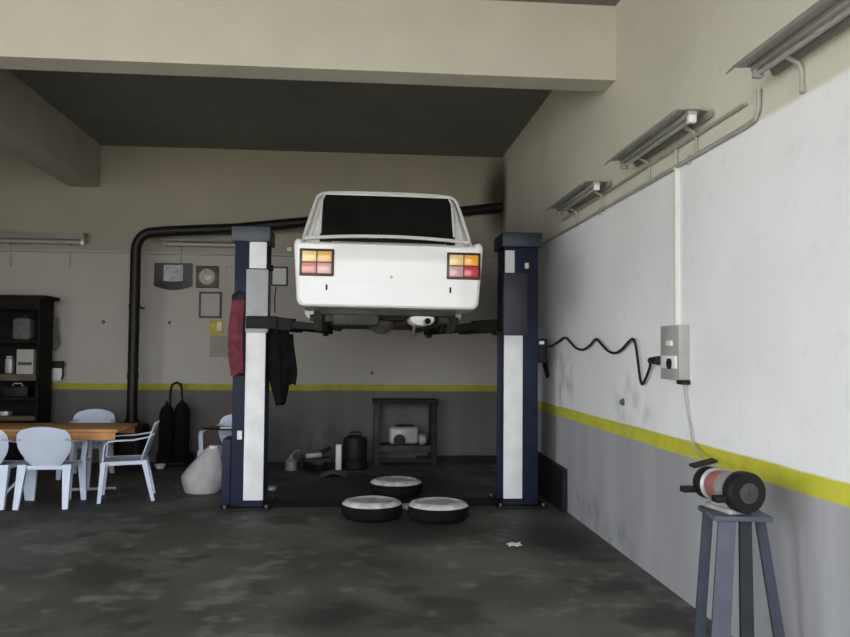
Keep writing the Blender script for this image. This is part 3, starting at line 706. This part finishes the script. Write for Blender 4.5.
MB().lathe([(.045, 0), (.045, .004)], (xc+.015, BY-.054, zc-.01), (0, -1, 0), 24).build('dial_centre', whitepap, fc)
h = MB(); h.bar((xc, BY-.062, zc), (xc+.045, BY-.062, zc+.035), (.008, .003), side=(1, 0, -1)); h.bar((xc, BY-.062, zc), (xc-.02, BY-.062, zc+.08), (.006, .003), side=(1, 0, .3)); h.build('hands', blk, fc)
a, b = wp(154, 290), wp(193, 264)
po_ = thing('poster', 'dark poster with a grey picture and curling lower edge on the back wall', 'poster', ((a.x+b.x)/2, BY, a.z))
def curl(u, v):
    return (a.x+(b.x-a.x)*u, BY-.012-.05*(1-v)**2*math.sin(PI*u), a.z+(b.z-a.z)*v+.06*(1-v)*(1-math.sin(PI*u))*1.0)
MB().sheet(curl, 14, 8, .003).build('sheet', darkframe, po_)
MB().sheet(lambda u, v: (lambda q: (q[0], q[1]-.006, q[2]))(curl(.25+.5*u, .32+.62*v)), 10, 6, .002).build('printed_picture', greypap, po_)
MB().bb(a.x, b.x, BY-.03, BY-.008, b.z-.012, b.z+.006).build('top_strip', darkframe, po_)
def flat(name, px0, px1, py0, py1, m_, label, cat, d=.012):
    a, b = wp(px0, py1), wp(px1, py0)
    o = MB().sheet(lambda u, v: (a.x+(b.x-a.x)*u, BY-d-.01*math.sin(PI*u)*(1-v), a.z+(b.z-a.z)*v), 6, 6, .004).build(name, m_); return tag(o, label, cat)
o = flat('calendar', 210, 224, 320, 334.5, yellowp, 'yellow calendar sheet on the wall under the certificate frame', 'calendar')
a, b = wp(217, 331), wp(222, 322); MB().bb(a.x, b.x, BY-.026, BY-.018, a.z, b.z).build('white_print', whitepap, o)
o = flat('notice_sheet', 210, 238, 336, 357, mat('drab_sheet', (.34, .32, .27), .8, var=.15, scale=8), 'drab sheet pinned below the yellow calendar, left of the red cloth', 'sheet')
a, b = wp(228, 341), wp(232, 337); MB().bb(a.x, b.x, BY-.022, BY-.014, a.z, b.z).build('seal', yellowp, o)
plug_m = mat('dull_plug_plastic', (.17, .165, .15), .7)
for px, py, lb in ((103.5, 322, 'small wall plug left of the stovepipe on the back wall'), (169.5, 322.5, 'small wall plug below the curling dark poster'), (372, 373, 'small wall plug under the car above the yellow stripe')):
    q = wp(px, py); tag(MB().lathe([(.026, 0), (.026, .010), (.012, .025)], q, (0, -1, 0), 16).build('wall_plug', plug_m), lb, 'wall plug')
q = wp(290, 249.5); tag(MB().bb(q.x-.04, q.x+.03, BY-.04, BY, q.z-.03, q.z+.03, .008).build('junction_box', box_w), 'tiny white junction box on the wall left of the car roof', 'junction box')

# ------------------------------------------------------------------ fluorescent fittings
def fitting(name, loc, rz, label, length=1.32, cut=None):
    """local: length along X, wall towards +Y at y=0, sticks out to -Y"""
    t = thing('fluorescent_lamp', label, 'lamp', (0, 0, 0), 'fluorescent wall lamps')
    h = length/2
    r = MB(); prof = [(-.02, .0), (-.035, .035), (-.105, .045), (-.155, .045), (-.245, .04), (-.28, 0), (-.272, -.002), (-.24, .033), (-.155, .038), (-.105, .038), (-.04, .030), (-.027, -.002)]
    r.loft([[(x, y, z) for y, z in prof] for x in (-h, h)]); r.build('reflector', fix_m, t)
    MB().bb(-h*.96, h*.96, -.16, -.10, .01, .052, .006).build('ballast_box', fix_w, t)
    for s in (-1, 1):
        ho = MB().bb(s*h*.93-.02, s*h*.93+.02, -.155, -.105, -.032, .02, .006).build('lamp_holder', box_w if s > 0 else fix_m, t)
        MB().bb(s*h*.62-.02, s*h*.62+.02, -.016, 0, -.172, -.14, .002).build('bracket_foot', cond_m, t)
        MB().tube([(s*h*.62, -.012, -.165), (s*h*.62, -.013, -.06), (s*h*.62, -.03, -.025), (s*h*.62, -.07, -.008), (s*h*.62, -.13, .02)], .012, 8).build('bracket', cond_m, t)
    MB().cyl((-h*.93, -.13, -.012), (h*.93, -.13, -.012), .013, n=12).build('lamp_tube', tube_m, t)
    t.location = loc; t.rotation_euler = (0, 0, rz)
    return t
ZF = 3.05
f0 = fitting('f', (RX, onX(729, 82, 1.90).y-.66, ZF), -PI/2, 'nearest fluorescent lamp on the right wall, cut off by the photo edge')
f1 = dup(f0, (RX, onX(606, 170, 1.90).y-.66, ZF), -PI/2, 'middle fluorescent lamp of the three on the right wall')
f2 = dup(f0, (RX, onX(546, 217, 1.90).y-.66, ZF-.02), -PI/2, 'farthest fluorescent lamp on the right wall, above the right lift post')
f3 = dup(f0, (onY(45, 238, BY).x-.05, BY, onY(45, 240, 11.7).z), 0, 'fluorescent lamp on the back wall above the dark shelf unit')
f4 = dup(f0, (onY(210, 242, BY).x, BY, onY(210, 243, 11.7).z), 0, 'fluorescent lamp on the back wall behind the horizontal stovepipe')

f3.scale = f4.scale = (1, 1, 2.2)
# conduits
ZL, ZU, XR = 2.872, 3.0, RX-.018
YD = onX(759, 112, XR).y
cw = MB().tube([(XR, 11.75, ZL), (XR, YD+.12, ZL), (XR, YD+.04, ZL+.01), (XR, YD, ZL+.06), (XR, YD, 3.03)], .014, 8).build('conduit', cond_m)
tag(cw, 'long grey lower conduit running along the right wall at the paint edge', 'conduit')
cw2 = MB().tube([(XR, 8.2, ZU), (XR, YD+.15, ZU)], .011, 8).build('conduit', cond_m)
tag(cw2, 'short grey upper conduit linking the lamps on the right wall', 'conduit')
p0, p1 = onX(676.5, 168, XR), onX(676.5, 326, XR)
cv = MB().tube([(XR, p1.y, ZL+.13), (XR, p1.y, ZL)], .012, 8).build('conduit_riser', cond_m)
tag(cv, 'short grey conduit riser from lower conduit up to the middle lamp', 'conduit')
cv = MB().bb(RX-.03, RX, p1.y-.014, p1.y+.014, p1.z-.02, ZL).build('conduit', cond_w)
tag(cv, 'white vertical conduit running down to the grey socket box', 'conduit')
zc = onY(60, 252, BY).z
cb_ = MB().tube([(LX+.05, BY-.015, zc), (onY(132, 252, BY).x, BY-.015, zc), (onY(300, 256, BY).x, BY-.015, zc)], .012, 8).build('conduit', cond_m)
tag(cb_, 'thin grey conduit running along the back wall behind the stovepipe', 'conduit')
for y in (10.5, 9.2, 6.9, 5.0): MB().bb(RX-.02, RX-.001, y-.012, y+.012, ZL-.03, ZL+.03).build('clip', cond_m, cw)

# socket box on right wall
y_far, y_near = onX(661, 340, RX-.07).y, onX(679.5, 340, RX-.07).y
zt_, zb_ = onX(670, 325.5, RX-.07).z, onX(679, 380, RX-.07).z
sb = thing('socket_box', 'grey switch and socket box on the right wall with a black plug in it', 'socket box', (RX, (y_far+y_near)/2, zb_))
MB().bb(RX-.075, RX, y_near, y_far, zb_, zt_, .006).build('housing', box_g, sb)
H_ = zt_-zb_
MB().bb(RX-.088, RX-.07, y_near+.03, y_far-.02, zb_+.20*H_, zb_+.44*H_, .008).build('socket_plate', box_w, sb)
MB().bb(RX-.086, RX-.07, y_near+.10, y_far-.12, zb_+.62*H_, zb_+.72*H_, .004).build('switch', box_w, sb)
MB().cyl((RX-.10, (y_near+y_far)/2-.04, zb_+.29*H_), (RX-.085, (y_near+y_far)/2-.04, zb_+.29*H_), .035, n=20).build('socket', blk, sb)
MB().bb(RX-.06, RX-.005, y_near-.02, y_near+.08, zb_-.03, zb_+.0, .006).build('cable_gland', blk, sb)
# black wavy lead from the right post to the socket
ctrl = [(547, 347), (553, 345), (559, 341), (565, 337.5), (570, 342), (576, 348), (583, 349.5), (590, 345), (596, 339), (602, 345), (608, 351), (615, 353), (622, 349), (628, 342.5), (632.5, 339), (635.5, 345), (638, 362), (640, 378), (642, 384), (645, 380), (650, 367), (656, 361), (661, 360.5)]
P = [onX(x, y, RX-.03) for x, y in ctrl]
P = [Vector((2.02, 8.50, P[0].z))] + P
P[-1] = Vector((RX-.10, y_far-.0, P[-1].z)); P[-2].x = RX-.07
def smooth(P, k=5):
    out = []
    for i in range(len(P)-1):
        a, b, c, d = P[max(i-1, 0)], P[i], P[i+1], P[min(i+2, len(P)-1)]
        for j in range(k):
            t = j/k
            out.append(.5*((2*b)+(c-a)*t+(2*a-5*b+4*c-d)*t*t+(3*b-a-3*c+d)*t**3))
    return out+[P[-1]]
ld_ = MB().tube(smooth(P), .0105, 8).build('power_cable', blk)
tag(ld_, 'black wavy power cable looped along the right wall from lift post to socket box', 'cable')
pl = P[-1]
MB().cyl((pl.x, pl.y+.12, pl.z), (pl.x+.0, pl.y-.04, pl.z), .022, .032, 14).build('plug', blk, ld_)
q = onX(623.5, 402, RX); tag(MB().lathe([(.03, 0), (.03, .01), (.012, .03)], q, (-1, 0, 0), 14).build('wall_hook', mat('dull_green', (.05, .09, .06), .5)), 'small dark green wall hook on the right wall below the cable', 'hook')
q = onX(549, 367, RX)
t = thing('wall_tool', 'small black air gun hanging on the right wall under the cable end', 'air gun', (RX-.02, q.y, q.z))
MB().bar((RX-.03, q.y+.12, q.z+.06), (RX-.03, q.y-.06, q.z-.10), (.04, .06), (.03, .05), side=(1, 0, 0)).build('grip', blk, t)
MB().bar((RX-.03, q.y+.15, q.z+.09), (RX-.03, q.y-.02, q.z+.06), (.035, .035), side=(1, 0, 0)).build('nozzle', blackm, t)

# ------------------------------------------------------------------ bench grinder on its stand
gs = thing('grinder_stand', 'blue-grey four-legged steel stand beside the right wall under the grinder', 'stand', (1.80, 3.75, 0))
A = onY(734, 511, 3.75)
sxc, syc, szt = A.x, 3.75, A.z
a = -.55
def rot(dx, dy): return (sxc+dx*math.cos(a)-dy*math.sin(a), syc+dx*math.sin(a)+dy*math.cos(a))
MB().box((sxc, syc, szt-.012), (.27, .27, .024), (0, 0, -.15), .004).build('top_plate', steelpale, gs)
legs = {}
for (tx, ty, bx_, by_, m_, w_) in ((708, 518, 696, 690, steelgrey, .05), (727, 521, 716, 700, steelpale, .085), (745, 521, 748, 700, steeldark, .06), (759, 518, 788, 692, steelgrey, .05)):
    Yt = {708: 3.82, 727: 3.66, 745: 3.66, 759: 3.78}[tx]; Yb = {708: 3.86, 727: 3.52, 745: 3.50, 759: 3.72}[tx]
    pt = onY(tx, ty, Yt); pb = onY(bx_, by_, Yb); pb.z = 0; pt.z = szt-.02
    MB().bar(pb, pt, (w_, .035), (w_*.9, .03), side=(1, -.25, 0)).build('leg', m_, gs); legs[tx] = (pb, pt)
for u, v in ((708, 727), (745, 759)):
    MB().bar(legs[u][0].lerp(legs[u][1], .26), legs[v][0].lerp(legs[v][1], .26), (.025, .02), side=(0, 0, 1)).build('stretcher', steelgrey, gs)
zg = szt
GA = -1.42
AX = Vector((math.cos(GA), math.sin(GA), 0))      # axle: far-left wheel to near-right wheel
C0 = Vector((sxc-.02, syc+.02, zg+.108))
gr = thing('bench_grinder', 'bench grinder with faded red motor and black wheel guards on the stand', 'grinder', (sxc, syc, zg))
fb = MB(); fb.box((C0.x, C0.y, zg+.012), (.22, .13, .024), (0, 0, GA), .006); fb.bar((C0.x, C0.y, zg+.01), (C0.x, C0.y, zg+.09), (.14, .10), (.10, .08), side=tuple(AX)); fb.build('foot', alu, gr)
MB().lathe([(.05, -.10), (.072, -.085), (.078, -.05), (.078, -.005), (.07, -.002)], C0, AX, 30).build('motor', pink, gr)
MB().lathe([(.07, -.004), (.0775, -.002), (.0775, .05), (.072, .085), (.05, .10)], C0, AX, 30).build('motor_shell', casing_m, gr)
for s in (-1, 1):
    c = C0 + AX*(s*(.125 if s > 0 else .15))
    R_ = .097 if s > 0 else .08
    MB().lathe([(.03, -.035), (R_*.95, -.035), (R_, -.028), (R_, .028), (R_*.95, .035), (.045, .035), (.04, .03)], c, AX*s, 32).build('wheel_guard', blk, gr)
    MB().lathe([(.012, 0), (.048, 0), (.048, .012), (.012, .018), (.01, .03)], c+AX*(s*.03), AX*s, 20).build('grinding_wheel', stone, gr)
    side_ = Vector((AX.y, -AX.x, 0))
    MB().box(c+Vector((-.115, 0, -.03)), (.05, .065, .03), (0, 0, GA), .004).build('tool_rest', blk, gr)
MB().lathe([(.07, 0), (.08, .012), (.075, .03), (.04, .036)], C0-AX*.10, -AX, 24).build('end_cap', alu, gr)
MB().bar(C0+AX*(-.14)+Vector((-.10, 0, .085)), C0+AX*(-.14)+Vector((.02, 0, .115)), (.07, .012), side=tuple(AX)).build('spark_shield', blk, gr)
cp = [Vector((RX-.03, y_near+.03, zb_-.02)), onX(686, 400, RX-.02), onX(690, 425, RX-.02), onX(697, 452, RX-.05), C0+Vector((.10, .12, .0)), C0+Vector((.05, .04, -.02))]
MB().tube(smooth(cp), .006, 6).build('power_cord', cond_m, gr)

# ------------------------------------------------------------------ output look
S.view_settings.view_transform = 'Standard'; S.view_settings.look = 'None'; S.view_settings.gamma = 1; S.view_settings.use_curve_mapping = False
S.view_settings.exposure = 2.6
S.cycles.use_denoising = True
S.cycles.max_bounces = 8; S.cycles.diffuse_bounces = 6; S.cycles.sample_clamp_indirect = 8
S.cycles.caustics_reflective = False; S.cycles.caustics_refractive = False
